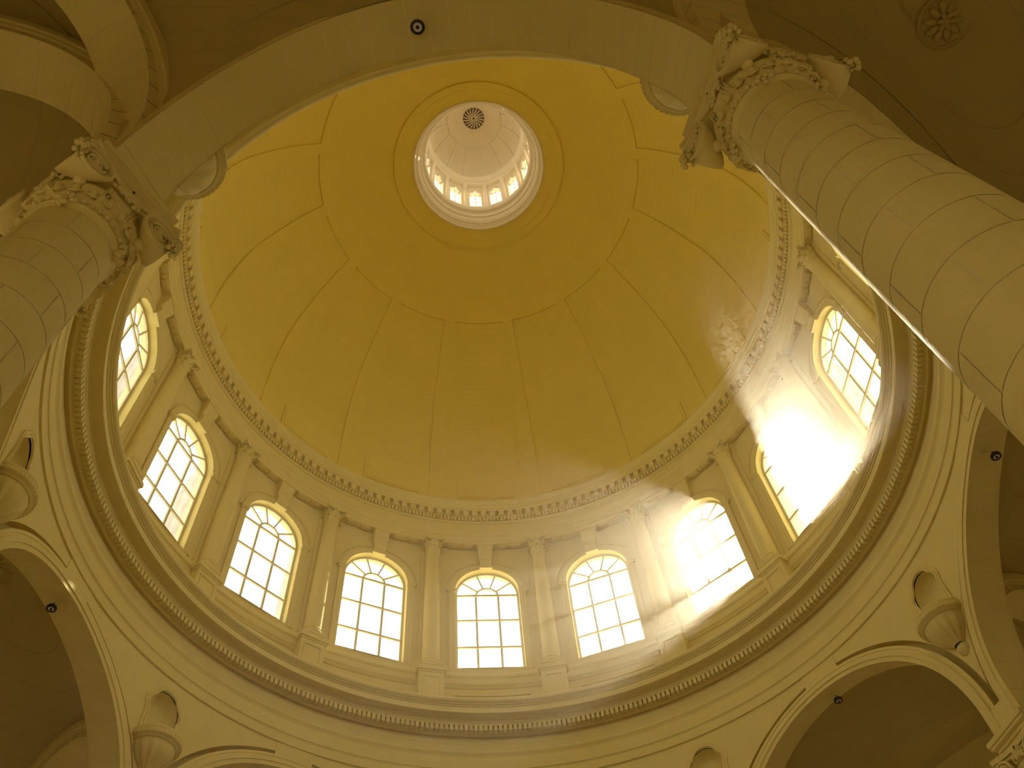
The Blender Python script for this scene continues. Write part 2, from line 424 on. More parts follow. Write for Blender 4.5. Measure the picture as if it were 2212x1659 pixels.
# ------------------------------------------------------------------ great columns with scrolled capitals
def great_column(stones):
    """local frame: origin at the foot of the column on the floor, x outward"""
    root = empty('great_column', category='column', group='great columns carrying the dome', label='x')
    b = Z0                                     # add to heights measured from the eye
    m = M(); m.box(-.92, .92, -.92, .92, 0, .35); m.lathe([(.90, .35), (.93, .45), (.90, .58), (.80, .62), (.78, .70), (.82, .76), (.80, .84), (.72, .90), (.70, 1.0)], 40)
    obj('base', m, STONE, root)
    def rad(z):                                # z above the floor, with entasis
        u = max(0.0, min(1.0, (z - 1.0) / 11.7)); return .70 - .125 * u ** 1.5
    ztop = 11.15 + b
    if stones:
        m = M(); m.lathe([(rad(1 + (ztop - 1) * i / 20) - .006, 1 + (ztop - 1) * i / 20) for i in range(21)], 48, sharp=False)
        obj('mortar_core', m, MORTAR, root)
        H = 0.60; nz = int((ztop - .10 - 1.0) / H) + 1; H = (ztop - .10 - 1.0) / nz
        for i in range(nz):
            for j in range(4):
                m = M(); a0 = pi / 2 * j + (i % 2) * pi / 4 + .35; g = .011
                rows = []
                for z in (1 + i * H + .006, 1 + (i + .5) * H, 1 + (i + 1) * H - .006):
                    rows.append([(rad(z) * cos(a0 + g + (pi / 2 - 2 * g) * q / 14), rad(z) * sin(a0 + g + (pi / 2 - 2 * g) * q / 14), z) for q in range(15)])
                m.grid(rows, True); obj('shaft_stone', m, STONE, root)
    else:
        m = M(); m.lathe([(rad(1 + (ztop - 1) * i / 20), 1 + (ztop - 1) * i / 20) for i in range(21)], 48, sharp=False)
        obj('shaft', m, STONE, root)
    m = M(); R0 = rad(ztop)
    m.lathe([(R0, ztop - .12), (R0 + .03, ztop - .05), (R0 + .05, ztop - .02), (R0 + .05, ztop + .02), (R0 + .02, ztop + .04), (R0 + .02, ztop + .30),
             (R0 + .02, ztop + .32)], 48)
    obj('necking', m, STONE, root)
    nb = 36                                    # bead string
    for j in range(nb):
        a = 2 * pi * j / nb; m = M(); m.ball(((R0 + .06) * cos(a), (R0 + .06) * sin(a), ztop + .06), .032, (1, 1, 1) if j % 3 else (1.5, 1.5, .8), 6, 4); obj('bead', m, STONE, root)
    m = M(); m.lathe([(R0 + .0, ztop + .10), (R0 + .09, ztop + .22), (R0 + .17, ztop + .40), (R0 + .17, ztop + .44), (R0 + .05, ztop + .46), (R0 + .05, 12.02 + b)], 48)
    cap = obj('capital', m, STONE, root)
    ne = 20                                    # egg and dart
    for j in range(ne):
        a = 2 * pi * (j + .5) / ne; m = M()
        m.ball((R0 + .13, 0, ztop + .26), .075, (.8, .75, 1.5), 8, 6)
        m.tube([(R0 + .10 + .1 * (1 - abs(cos(u))) * 0 + .05 * sin(u), .085 * cos(u) * 1.0, ztop + .30 - .16 * sin(u)) for u in [pi * q / 8 for q in range(9)]], .016, 5)
        m.xf(Matrix.Rotation(a, 4, 'Z')); obj('egg', m, STONE, cap)
    # scrolls: two spiral discs at each corner with tapering bolsters
    zc = 11.74 + b
    for q in range(4):
        m = M()
        NU = 32
        def vrow(f):                           # one section of the corner scroll, f(angle) -> point
            return [f(2 * pi * u / NU) for u in range(NU)]
        def sideA(d, r): return vrow(lambda a: (.84 - d, .60 + r * cos(a), zc + r * sin(a)))
        def sideB(d, r): return vrow(lambda a: (.60 + r * cos(a), .84 - d, zc + r * sin(a)))
        mid_ = vrow(lambda a: (.71 + .30 * cos(a) * .7071, .71 + .30 * cos(a) * .7071, zc + .30 * sin(a)))
        q1 = vrow(lambda a: (.76 + .06 * cos(a), .62 + .27 * cos(a), zc + .285 * sin(a)))
        q2 = vrow(lambda a: (.62 + .27 * cos(a), .76 + .06 * cos(a), zc + .285 * sin(a)))
        for side in (sideA, sideB):
            for (d0, r0_), (d1, r1_) in zip([(.07, 0.0), (.07, .23), (.0, .25), (.0, .29)], [(.07, .23), (.0, .25), (.0, .29), (.05, .295)]):
                m.grid([side(d0, r0_), side(d1, r1_)], True, True)
        m.grid([sideA(.05, .295), q1, mid_, q2, sideB(.05, .295)], True, True)
        for flip in (0, 1):
            sp = []
            for i in range(50):
                a = i * 2 * pi / 16; rr = .215 * exp(-i * .034); c1, c2 = .60 + rr * cos(a), zc + rr * sin(a)
                sp.append((.84 - .045, c1, c2) if not flip else (c1, .84 - .045, c2))
            m.tube(sp, [.034 * (1 - i / 70) for i in range(50)], 6)
            m.ball((.80, .60, zc) if not flip else (.60, .80, zc), .05, (1, 1, 1), 8, 5)
        m.xf(Matrix.Rotation(q * pi / 2, 4, 'Z')); obj('volute', m, STONE, cap)
        m = M(); m.ball((.545, .545, zc - .20), .085, (1, 1, 1.2), 10, 6); m.xf(Matrix.Rotation(q * pi / 2, 4, 'Z')); obj('knob', m, STONE, cap)
        # bunch of grapes at the corner
        m = M()
        for i in range(15):
            u = random.random(); v = random.uniform(-1, 1); a = random.uniform(-pi, pi)
            m.ball((.86 + .07 * cos(a), .86 + .07 * sin(a), zc - .22 + .24 * u), random.uniform(.035, .05), (1, 1, 1), 6, 4)
        m.xf(Matrix.Rotation(q * pi / 2, 4, 'Z')); obj('grape_bunch', m, STONE, cap)
        # flower sprigs on the neck below each corner
        m = M()
        for i in range(11):
            a = pi / 4 + random.uniform(-.16, .16); rr = R0 + random.uniform(.05, .12)
            m.ball((rr * cos(a), rr * sin(a), ztop - .06 + random.uniform(-.12, .14)), random.uniform(.03, .05), (1, 1, .8), 6, 4)
        m.xf(Matrix.Rotation(q * pi / 2, 4, 'Z')); obj('flower_sprig', m, STONE, cap)
        # panel of the side with its tongue, and the shell on the abacus
        m = M(); x = R0 + .10
        m.box(R0 - .05, x + .05, -.25, .25, ztop + .20, ztop + .56)
        for y in (-.22, -.17, .17, .22): m.tube([(x + .055, y, ztop + .22), (x + .06, y * .95, ztop + .38), (x + .055, y, ztop + .55)], .018, 5)
        m.tube([(x + .055, .11 * cos(u), ztop + .40 - .17 * sin(u)) for u in [pi * i / 10 for i in range(11)]], .018, 5)
        m.ball((x + .04, 0, ztop + .40), .085, (.5, .9, 1.4), 10, 6)
        m.xf(Matrix.Rotation(q * pi / 2, 4, 'Z')); obj('tongue_panel', m, STONE, cap)
        m = M(); zz = 12.08 + b
        for i in range(9):
            a = pi * (i / 8); m.tube([(.70, 0, zz - .12), (.76, .10 * cos(a), zz - .12 + .10 * sin(a)), (.74, .19 * cos(a), zz - .12 + .22 * sin(a))], [.02, .035, .028], 5)
        for i in range(10): m.ball((.74 + random.uniform(-.03, .04), random.uniform(-.24, .24), zz - .18 + random.uniform(-.06, .08)), random.uniform(.03, .05), (1, 1, 1), 6, 4)
        m.xf(Matrix.Translation((0, 0, -.10)) @ Matrix.Rotation(q * pi / 2, 4, 'Z')); obj('shell_flower', m, STONE, cap)
    # concave abacus
    m = M(); out = []
    for q in range(4):
        for i in range(9):
            u = -1 + 2 * i / 8
            y = u * .80; x = .66 + .20 * u * u
            if i in (0, 8): x, y = .86, u * .80
            out.append((x * cos(q * pi / 2) - y * sin(q * pi / 2), x * sin(q * pi / 2) + y * cos(q * pi / 2)))
    for f, (za, zb) in ((.94, (12.0, 12.06)), (1.0, (12.08, 12.2))):
        lo = [(x * f, y * f, za + b) for x, y in out]; hi = [(x * f, y * f, zb + b) for x, y in out]
        m.grid([lo, hi], False, True); m.q(lo); m.q(hi)
    obj('abacus', m, STONE, root)
    # impost block with fascias
    m = M()
    for h, za, zb in ((.58, 12.2, 12.30), (.62, 12.30, 12.38), (.70, 12.42, 12.50), (.73, 12.50, 12.62)):
        m.box(-h, h, -h, h, za + b, zb + b)
    lo = [(-.62, -.62, 12.38 + b), (.62, -.62, 12.38 + b), (.62, .62, 12.38 + b), (-.62, .62, 12.38 + b)]
    hi = [(-.69, -.69, 12.42 + b), (.69, -.69, 12.42 + b), (.69, .69, 12.42 + b), (-.69, .69, 12.42 + b)]
    m.grid([lo, hi], False, True)
    obj('impost', m, STONE, root)
    # springer masonry above the impost, between the arches
    m = M(); m.box(-.45, .58, -.50, .50, 12.6 + b, 13.3 + b); obj('springer', m, STONE, root)
    return root
CL = {12.5: 'massive round column slanting across the right side, sunlit along its left edge',
      14.5: 'massive round column at the left edge with scrolled capital under the near arch',
      0.5: 'great column beneath the far left niche, below the left edge',
      2.5: 'great column under the lower left niche, below the frame',
      4.5: 'great column at the far side, below the frame',
      6.5: 'great column under the niche at the bottom edge, below the frame',
      8.5: 'great column at the lower right corner, only its scrolled capital showing',
      10.5: 'great column hidden behind the right near column'}
near = great_column(True); index_children(near)
near.location = at(12.5, RCOL, -Z0); near.rotation_euler = (0, 0, th(12.5)); near['label'] = CL[12.5]
copy_tree(near, loc=at(14.5, RCOL, -Z0), rot=th(14.5), label=CL[14.5])
far = great_column(False); index_children(far)
far.location = at(8.5, RCOL, -Z0); far.rotation_euler = (0, 0, th(8.5)); far['label'] = CL[8.5]
for k in (0.5, 2.5, 4.5, 6.5, 10.5): copy_tree(far, loc=at(k, RCOL, -Z0), rot=th(k), label=CL[k])

# ------------------------------------------------------------------ ambulatory: cross arches, vaults, rosettes, lamps
BM, BB, HC = 15.25, 2.15, 6.35
def cross_arch(starts=(0, 0)):
    """half elliptical rib from a great column to the outer wall; x outward from the column axis"""
    root = empty('cross_arch', (0, 0, 0), category='arch', group='cross arches of the ambulatory', label='x')
    a_, hz, hwid, z0 = BB, 3.96, .55, AZ
    P_ = lambda a, y, o=0: (RCOL + .60 + a_ - (a_ + o) * cos(a) - RCOL, y, z0 + (hz + o) * sin(a))
    N = 20
    m = M(); A = [pi * i / 60 for i in range(61)]
    m.grid([[P_(a, -hwid + .004, .006) for a in A], [P_(a, hwid - .004, .006) for a in A]], True); obj('mortar_bed', m, MORTAR, root)
    for j in range(N):
        m = M(); g = .003; aa = [pi * j / N + g, pi * (j + .5) / N, pi * (j + 1) / N - g]
        i0 = [[P_(a, -hwid) for a in aa], [P_(a, hwid) for a in aa]]; o0 = [[P_(a, -hwid, .5) for a in aa], [P_(a, hwid, .5) for a in aa]]
        m.grid(i0, True); m.grid([i0[0], o0[0]], False); m.grid([i0[1], o0[1]], False)
        obj('voussoir', m, STONE, root)
    for s in (-1, 1):
        m = M()
        for (y0, o0), (y1, o1) in zip([(hwid, .22), (hwid + .04, .22), (hwid + .06, .30), (hwid + .10, .34), (hwid + .10, .60)], [(hwid + .04, .22), (hwid + .06, .30), (hwid + .10, .34), (hwid + .10, .60), (hwid, .60)]):
            B_ = [a for a in A if a >= starts[0 if s < 0 else 1]]
            m.grid([[P_(a, s * y0, o0) for a in B_], [P_(a, s * y1, o1) for a in B_]], True)
        obj('edge_moulding', m, STONE, root)
    m = M(); m.box(.55, .62, -hwid, hwid, 12.6, AZ + .02); obj('jamb_stone', m, STONE, root)
    return root
ca = cross_arch(); index_children(ca)
KX = {14.5: ('ambulatory arch rising from the left near capital towards the top edge', 14.42), 12.5: ('ambulatory arch rising from the right near capital at the top edge', 12.40),
      0.5: ('ambulatory cross arch behind the far left niche', .5), 2.5: ('ambulatory cross arch behind the lower left niche', 2.5), 4.5: ('ambulatory cross arch at the far side below the frame', 4.5),
      6.5: ('ambulatory cross arch left of the lower right arch', 6.5), 8.5: ('ambulatory cross arch behind the lower right niche', 8.5), 10.5: ('ambulatory cross arch behind the right near column', 10.5)}
first = True
for k, (l, kd) in KX.items():
    x, y, z = at(k, RCOL, 0)
    if first:
        c0 = cross_arch((1.05, 0)); c0.location = (x, y, Z0); c0.rotation_euler = (0, 0, th(kd)); c0['label'] = l; first = False
    elif k == 12.5: ca.location = (x, y, Z0); ca.rotation_euler = (0, 0, th(kd)); ca['label'] = l
    else: copy_tree(ca, loc=(x, y, Z0), rot=th(kd), label=l)
# second arch, leaving the left capital towards the neighbouring bay
x, y, z = at(14.5, RCOL, 0)
sl = cross_arch((0, 1.05)); sl.location = (x, y, Z0); sl.rotation_euler = (0, 0, th(16.1)); sl['label'] = 'slanting ambulatory arch at the upper left, left of the one rising to the top edge'

vault = empty('ceiling_ambulatory', (0, 0, Z0), kind='structure')
def vz(u, v, o=0): return 13.15 + (HC + o) * sqrt(max(0.0, 1 - .5 * u * u - .5 * v * v))
def vault_patch(u0, u1, v0, v1, o, n=18):
    m = M(); rows = []
    for i in range(n + 1):
        v = v0 + (v1 - v0) * i / n; r = BM + BB * v; row = []
        for j in range(n + 1):
            u = u0 + (u1 - u0) * j / n; a = u * (pi / 8)
            row.append((r * cos(a), r * sin(a), vz(u, v, o)))
        rows.append(row)
    return m, rows
m, rows = vault_patch(-1, 1, -1.0, 1.0, .10); m.grid(rows, True)
# outer strip down to the wall
rr = [[(BM + BB) * cos(u * pi / 8) for u in (-1, 1)]]
edge = rows[-1]; m.grid([edge, [(OUTR * cos(atan2(p[1], p[0])), OUTR * sin(atan2(p[1], p[0])), p[2]) for p in edge]], True)
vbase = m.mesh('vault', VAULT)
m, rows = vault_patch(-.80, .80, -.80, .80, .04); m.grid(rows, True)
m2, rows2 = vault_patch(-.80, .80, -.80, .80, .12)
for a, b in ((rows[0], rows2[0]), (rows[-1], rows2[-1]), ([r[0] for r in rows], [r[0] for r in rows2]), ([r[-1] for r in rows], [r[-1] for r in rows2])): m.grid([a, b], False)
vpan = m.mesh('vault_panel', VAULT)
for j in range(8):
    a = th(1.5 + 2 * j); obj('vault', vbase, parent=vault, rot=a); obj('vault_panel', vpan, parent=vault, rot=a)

def rosette():
    root = empty('ceiling_rosette', category='rosette', group='plaster rosettes in the ambulatory vaults', label='x')
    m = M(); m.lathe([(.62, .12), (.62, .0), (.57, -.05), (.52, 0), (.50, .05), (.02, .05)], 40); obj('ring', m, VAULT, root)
    for j in range(10):
        a = 2 * pi * j / 10; m = M()
        m.ball((.30, 0, .02), .16, (1.2, .55, .45), 8, 5); m.xf(Matrix.Rotation(a, 4, 'Z')); obj('petal', m, VAULT, root)
    for j in range(6):
        a = 2 * pi * j / 6; m = M(); m.ball((.12, 0, -.04), .09, (1.2, .7, .6), 8, 5); m.xf(Matrix.Rotation(a, 4, 'Z')); obj('inner_petal', m, VAULT, root)
    m = M(); m.ball((0, 0, -.08), .07); obj('bud', m, VAULT, root)
    return root
ro = rosette(); index_children(ro)
zr = vz(0, 0, .04) - .03
RL = {11.5: 'round plaster rosette in the dark vault at the top right', 1.5: 'plaster rosette in the dark vault at the lower left edge',
      7.5: 'rosette inside the lower right arch, hidden low in its vault', 9.5: 'rosette in the vault beyond the arch at the right edge'}
first = True
for k, l in RL.items():
    if first: ro.location = at(11.42, 15.4, zr - .05); ro['label'] = l; first = False
    else: copy_tree(ro, loc=at(k, BM, zr), rot=th(k), label=l)

def lamp():
    root = empty('ceiling_lamp', category='lamp', group='small round lamps under the arch crowns', label='x')
    m = M(); m.lathe([(.015, .14), (.015, 0)], 10); obj('stem', m, IRON, root)
    m = M(); m.lathe([(.01, 0.02), (.11, 0.01), (.135, -.03), (.135, -.09), (.085, -.10), (.085, -.07)], 28); obj('housing', m, IRON, root)
    m = M(); m.lathe([(.088, -.085), (.04, -.09), (.035, -.09)], 24); obj('lens', m, LENS, root)
    m = M(); m.lathe([(.036, -.09), (.03, -.12), (.01, -.125), (.005, -.125)], 16); obj('bulb_cap', m, IRON, root)
    return root
la = lamp(); index_children(la)
LL = {13.5: 'black ringed round lamp under the near arch at the top of the view', 1.5: 'small dark lamp under the lower left arch',
      7.5: 'small dark lamp under the lower right arch', 9.5: 'small dark lamp under the arch at the right edge'}
first = True
for k, l in LL.items():
    loc = at(k, 12.60, AZ + AW - .14)
    if first: la.location = loc; la['label'] = l; first = False
    else: copy_tree(la, loc=loc, rot=th(k), label=l)

# ------------------------------------------------------------------ drum wall with sixteen arched openings
wall_d = empty('wall_drum', (0, 0, Z0), kind='structure')
def opening_path(w, zs, zb, n=28): return arch_path(w, zs, zb, n)
def drum_face(m, r, z0, z1):
    tm = r * sin(pi / 16)
    ang = [pi * i / 28 for i in range(29)]
    T = sorted(set([round(WH * cos(a), 5) for a in ang] + [round(-tm + 2 * tm * i / 20, 5) for i in range(21)]))
    top = lambda t: WS + sqrt(max(0, WH * WH - t * t))
    for a, b in zip(T, T[1:]):
        if abs((a + b) / 2) < WH:
            m.q([C(r, a, z0), C(r, b, z0), C(r, b, WB), C(r, a, WB)], True)
            m.q([C(r, a, top(a)), C(r, b, top(b)), C(r, b, z1), C(r, a, z1)], True)
        else: m.q([C(r, a, z0), C(r, b, z0), C(r, b, z1), C(r, a, z1)], True)
m = M(); drum_face(m, WR, 20.95, 30.66)
wb = m.mesh('wall_bay', DRUM)
m = M(); drum_face(m, BR, 19.8, 34.2); wb2 = m.mesh('outer_wall_bay', EXT)
m = M(); p = opening_path(WH, WS, WB)
sweep(m, p, [(0, WR), (0, BR)]); m.q([C(WR, -WH, WB), C(BR, -WH, WB), C(BR, WH, WB), C(WR, WH, WB)])
rv = m.mesh('reveal', DRUM)
m = M()
sweep(m, opening_path(WH, WS, WB - .15), [(0.0, WR), (0.0, WR - .05), (.07, WR - .05), (.09, WR - .07), (.22, WR - .07), (.24, WR - .09), (.29, WR - .09), (.29, WR - .0)])
av = m.mesh('window_archivolt', DRUM)
m = M()
sweep(m, opening_path(WH + .42, WS, WS - .02), [(0, WR), (0, WR - .035), (.07, WR - .035), (.07, WR)])
ol = m.mesh('outer_arch_line', DRUM)
m = M()
for s in (-1, 1):
    for a, b, c_, d in ((1.40, 1.78, -.10, -.02), (1.38, 1.82, -.02, .05)):
        e = WR - (.12 if c_ < -.05 else .15)
        t0, t1 = (s * a, s * b)
        m.q([C(e, t0, WS + c_), C(e, t1, WS + c_), C(e, t1, WS + d), C(e, t0, WS + d)])
        m.q([C(e, t0, WS + c_), C(e, t1, WS + c_), C(WR, t1, WS + c_), C(WR, t0, WS + c_)])
        m.q([C(e, t1, WS + c_), C(WR, t1, WS + c_), C(WR, t1, WS + d), C(e, t1, WS + d)])
        m.q([C(e, t0, WS + c_), C(WR, t0, WS + c_), C(WR, t0, WS + d), C(e, t0, WS + d)])
im = m.mesh('impost_moulding', DRUM)
def plate(r, t0, t1, z0, z1, d):
    m = M(); N = 6; T = [t0 + (t1 - t0) * i / N for i in range(N + 1)]
    m.grid([[C(r - d, t, z0) for t in T], [C(r - d, t, z1) for t in T]], True)
    m.grid([[C(r - d, t, z0) for t in T], [C(r, t, z0) for t in T]], True); m.grid([[C(r - d, t, z1) for t in T], [C(r, t, z1) for t in T]], True)
    for t in (t0, t1): m.q([C(r - d, t, z0), C(r, t, z0), C(r, t, z1), C(r - d, t, z1)])
    return m
dp = plate(WR, -1.45, 1.45, 21.35, 22.20, .035).mesh('dado_panel', DRUM)
def bay_frame(r, t0, t1, z0, z1, w, d):
    m = M()
    for a in ((t0, t1, z0, z0 + w), (t0, t1, z1 - w, z1), (t0, t0 + w, z0, z1), (t1 - w, t1, z0, z1)):
        q = plate(r, *a, d); i = len(m.v); m.v += q.v; m.f += [tuple(x + i for x in f) for f in q.f]; m.sm += q.sm
    return m
cf = bay_frame(WR, -1.55, 1.55, 21.25, 22.30, .06, .045).mesh('dado_frame', DRUM)
strips = []
m = M()
for s in (-1, 1):
    q = plate(WR, s * 1.98, s * 2.487, 23.1, 30.66, .05); i = len(m.v); m.v += q.v; m.f += [tuple(x + i for x in f) for f in q.f]; m.sm += q.sm
ps = m.mesh('pilaster_strip', DRUM)
for k in range(16):
    a = th(k)
    for nm, mm in (('wall_bay', wb), ('outer_wall_bay', wb2), ('reveal', rv), ('window_archivolt', av), ('outer_arch_line', ol), ('impost_moulding', im),
                   ('dado_panel', dp), ('dado_frame', cf), ('pilaster_strip', ps)):
        obj(nm, mm, parent=wall_d, rot=a)
revolve_ring('sill_moulding', [(WR, 23.45), (12.66, 23.42), (12.66, 23.34), (12.62, 23.30), (12.56, 23.18), (12.54, 23.12), (12.54, 23.04), (12.60, 22.98), (12.60, 22.72), (12.66, 22.66), (12.70, 22.60), (WR, 22.58)], DRUM, parent=wall_d)
revolve_ring('plinth_moulding', [(WR, 21.22), (12.68, 21.2), (12.68, 21.0)], DRUM, parent=wall_d)

# ------------------------------------------------------------------ drum windows
def bar(m, pts, w, d, r):
    """flat bar following (t,z) points in the glass surface"""
    for i in range(len(pts) - 1):
        (t0, z0), (t1, z1) = pts[i], pts[i + 1]; L_ = sqrt((t1 - t0) ** 2 + (z1 - z0) ** 2); nx, nz_ = -(z1 - z0) / L_ * w / 2, (t1 - t0) / L_ * w / 2
        c4 = [(t0 + nx, z0 + nz_), (t1 + nx, z1 + nz_), (t1 - nx, z1 - nz_), (t0 - nx, z0 - nz_)]
        fr = [C(r - d, t, z) for t, z in c4]; bk = [C(r + d, t, z) for t, z in c4]
        m.q(fr); m.q(bk)
        for j in range(4): m.q([fr[j], fr[(j + 1) % 4], bk[(j + 1) % 4], bk[j]])
def pane(m, pts, r): m.q([C(r, t, z) for t, z in pts])
IC = .50                                       # half width of the middle light
rows_z = [WB, 24.92, 26.41, WS]
def arc(w, a0, a1, n): return [(w * cos(a0 + (a1 - a0) * i / n), WS + w * sin(a0 + (a1 - a0) * i / n)) for i in range(n + 1)]
win_parts = []
m = M(); bar(m, [(WH - .04, WB + .03), (WH - .04, WS)] + arc(WH - .04, 0, pi, 28)[1:] + [(-WH + .04, WB + .03), (WH - .04, WB + .03)], .10, .05, GR); win_parts.append(('window_frame', m.mesh('window_frame', FRAME)))
for s in (-1, 1):
    m = M(); bar(m, [(s * IC, WB), (s * IC, WS)], .095, .04, GR); win_parts.append(('mullion', m.mesh('mullion', FRAME)))
for i in (1, 2, 3):
    m = M(); bar(m, [(-WH + .05, rows_z[i]), (WH - .05, rows_z[i])], .085 if i < 3 else .10, .035, GR); win_parts.append(('transom', m.mesh('transom', FRAME)))
m = M(); bar(m, arc(IC, 0, pi, 14), .08, .04, GR); win_parts.append(('inner_arch_bar', m.mesh('inner_arch_bar', FRAME)))
for i in range(1, 5):
    a = pi * i / 5; m = M(); bar(m, [(IC * cos(a), WS + IC * sin(a)), ((WH - .05) * cos(a), WS + (WH - .05) * sin(a))], .07, .035, GR); win_parts.append(('radial_bar', m.mesh('radial_bar', FRAME)))
cols = [-WH + .02, -IC, IC, WH - .02]
for i in range(3):
    for j in range(3):
        m = M(); pane(m, [(cols[j], rows_z[i]), (cols[j + 1], rows_z[i]), (cols[j + 1], rows_z[i + 1]), (cols[j], rows_z[i + 1])], GR + .01); win_parts.append(('pane', m.mesh('pane', GLASS)))
m = M(); pane(m, arc(IC, 0, pi, 12), GR + .01); win_parts.append(('pane', m.mesh('pane', GLASS)))
for i in range(5):
    a0, a1 = pi * i / 5, pi * (i + 1) / 5
    m = M(); pane(m, arc(WH, a0, a1, 6) + list(reversed(arc(IC, a0, a1, 4))), GR + .01); win_parts.append(('pane', m.mesh('pane', GLASS)))
for k in range(16):
    w = empty('window_%d' % (k + 1), (0, 0, Z0), th(k), kind='structure')
    for nm, mm in win_parts: obj(nm, mm, parent=w)
    a = th(k); portal((13.2 * cos(a), 13.2 * sin(a), 26.5 + Z0), (-cos(a), -sin(a), 0), 2.84, 5.9)

# outside buttresses between the windows, seen through the panes
bt = M(); pr_ = []
for i in range(13):
    a = pi / 2 * i / 12; pr_.append((BR + 1.9 * (1 - sin(a)) ** 1.0 * 1.0 + .25, 21.0 + 5.8 * (1 - cos(a)) ** .8))
pr_ = [(BR, 20.2), (BR + 1.8, 20.2), (BR + 1.8, 28.0), (BR + 1.7, 28.7), (BR + 1.5, 29.4), (BR + 1.2, 30.1), (BR + .6, 30.9), (BR + .3, 31.3), (BR, 31.5)]
for s in (-.72, .72): bt.q([(x, s, z) for x, z in pr_])
for (x0, z0), (x1, z1) in zip(pr_, pr_[1:]): bt.q([(x0, -.72, z0), (x1, -.72, z1), (x1, .72, z1), (x0, .72, z0)])
bme = bt.mesh('buttress', EXT)
butt = empty('trim_5', (0, 0, Z0), kind='structure')
for k in range(16): obj('buttress', bme, parent=butt, rot=th(k + .5))
m = M(); m.lathe([(BR, 20.2), (16.8, 20.2), (16.8, 19.9), (BR, 19.9)], 64); obj('outer_terrace', m, EXT, butt)
# roof over the ambulatory (keeps the sky out)
m = M(); m.lathe([(BR, 19.85), (OUTR + .1, 19.85)], 64); obj('ceiling_roof', m, STONE, loc=(0, 0, Z0), kind='structure')
m = M(); m.lathe([(AD1 - .02, 21.0), (BR, 21.0), (BR, 19.85), (AD1 - .02, 19.85)], 128); obj('trim_6', m, STONE, loc=(0, 0, Z0), kind='structure')

# ------------------------------------------------------------------ engaged columns of the drum
def drum_column():
    root = empty('drum_column', category='column', group='slender columns between the dome windows', label='x')
    r0, z0 = WR, 21.0
    X = lambda r: r - r0
    Z = lambda z: z - z0
    ax = X(12.55)
    m = M(); m.box(X(12.20), X(12.80), -.50, .50, Z(21.0), Z(22.86))
    m.box(X(12.15), X(12.80), -.54, .54, Z(21.0), Z(21.2))
    ped = obj('pedestal', m, DRUM, root)
    m = M()
    for y0, y1, za, zb in ((-.36, .36, 21.35, 21.40), (-.36, .36, 22.62, 22.67), (-.36, -.31, 21.35, 22.67), (.31, .36, 21.35, 22.67)): m.box(X(12.165), X(12.21), y0, y1, Z(za), Z(zb))
    obj('pedestal_panel', m, DRUM, ped)
    m = M(); m.box(X(12.17), X(12.8), -.53, .53, Z(22.86), Z(22.94)); m.box(X(12.12), X(12.8), -.58, .58, Z(22.94), Z(23.10)); m.box(X(12.15), X(12.8), -.55, .55, Z(23.10), Z(23.18))
    obj('pedestal_cap', m, DRUM, root)
    m = M(); m.box(ax - .42, ax + .2, -.42, .42, Z(23.18), Z(23.30))
    m.lathe([(.42, Z(23.30)), (.45, Z(23.36)), (.42, Z(23.44)), (.39, Z(23.46)), (.37, Z(23.50)), (.40, Z(23.55)), (.37, Z(23.62)), (.35, Z(23.66))], 28, c=(ax, 0))
    obj('base', m, DRUM, root)
    m = M(); m.lathe([(.36 - .07 * (i / 10) ** 1.6, Z(23.64 + 6.0 * i / 10)) for i in range(11)] + [(.33, Z(29.66)), (.33, Z(29.70)), (.29, Z(29.72))], 28, sharp=False, c=(ax, 0))
    obj('shaft', m, DRUM, root)
    m = M(); m.lathe([(.29, Z(29.70)), (.30, Z(30.0)), (.34, Z(30.30)), (.42, Z(30.48))], 24, sharp=False, c=(ax, 0))
    cap = obj('capital', m, DRUM, root)
    leafs = []
    for tier, (rb, zb, h, out_, n_, off) in enumerate(((.30, 29.72, .44, .17, 8, 0), (.31, 29.95, .50, .22, 8, pi / 8))):
        lm = M(); rows = []
        for i in range(7):
            u = i / 6; x = rb + out_ * u ** 2.2 + (.05 if i == 6 else 0); z = zb + h * (u if u < .9 else .84 - (u - .9) * 1.2); wd = .13 * (sin(pi * (.18 + .72 * u))) * (1 - .18 * (i % 2))
            rows.append([(x - .05 * abs(j) , wd * j, Z(z)) for j in (-1, -.5, 0, .5, 1)])
        lm.grid(rows, True); lme = lm.mesh('leaf', DRUM)
        for j in range(n_):
            o = obj('leaf', lme, parent=cap, loc=(ax, 0, 0), rot=2 * pi * j / n_ + off)
    vm = M(); vm.tube([(.34 + .26 * u, 0, Z(30.20 + .26 * u)) for u in (0, .3, .6, .85)] + [(.58 + .065 * cos(a), 0, Z(30.42 + .065 * sin(a))) for a in (1.2, .2, -.9, -2, -3, -4)], [.03, .035, .04, .04, .04, .035, .03, .03, .025, .02], 6)
    vme = vm.mesh('corner_scroll', DRUM)
    for j in range(4): obj('corner_scroll', vme, parent=cap, loc=(ax, 0, 0), rot=pi / 4 + j * pi / 2)
    m = M(); out = []
    for q in range(4):
        for i in range(7):
            u = -1 + 2 * i / 6; y = u * .46; x = .38 + .11 * u * u
            out.append((ax + x * cos(q * pi / 2) - y * sin(q * pi / 2), x * sin(q * pi / 2) + y * cos(q * pi / 2)))
    lo = [(x, y, Z(30.52)) for x, y in out]; hi = [(x, y, Z(30.65)) for x, y in out]; m.grid([lo, hi], False, True); m.q(lo); m.q(hi)
    for q in range(4): m.ball((ax + .40 * cos(q * pi / 2), .40 * sin(q * pi / 2), Z(30.57)), .07, (1, 1, 1), 7, 5)
    obj('abacus', m, DRUM, cap)
    return root
dc = drum_column(); index_children(dc)
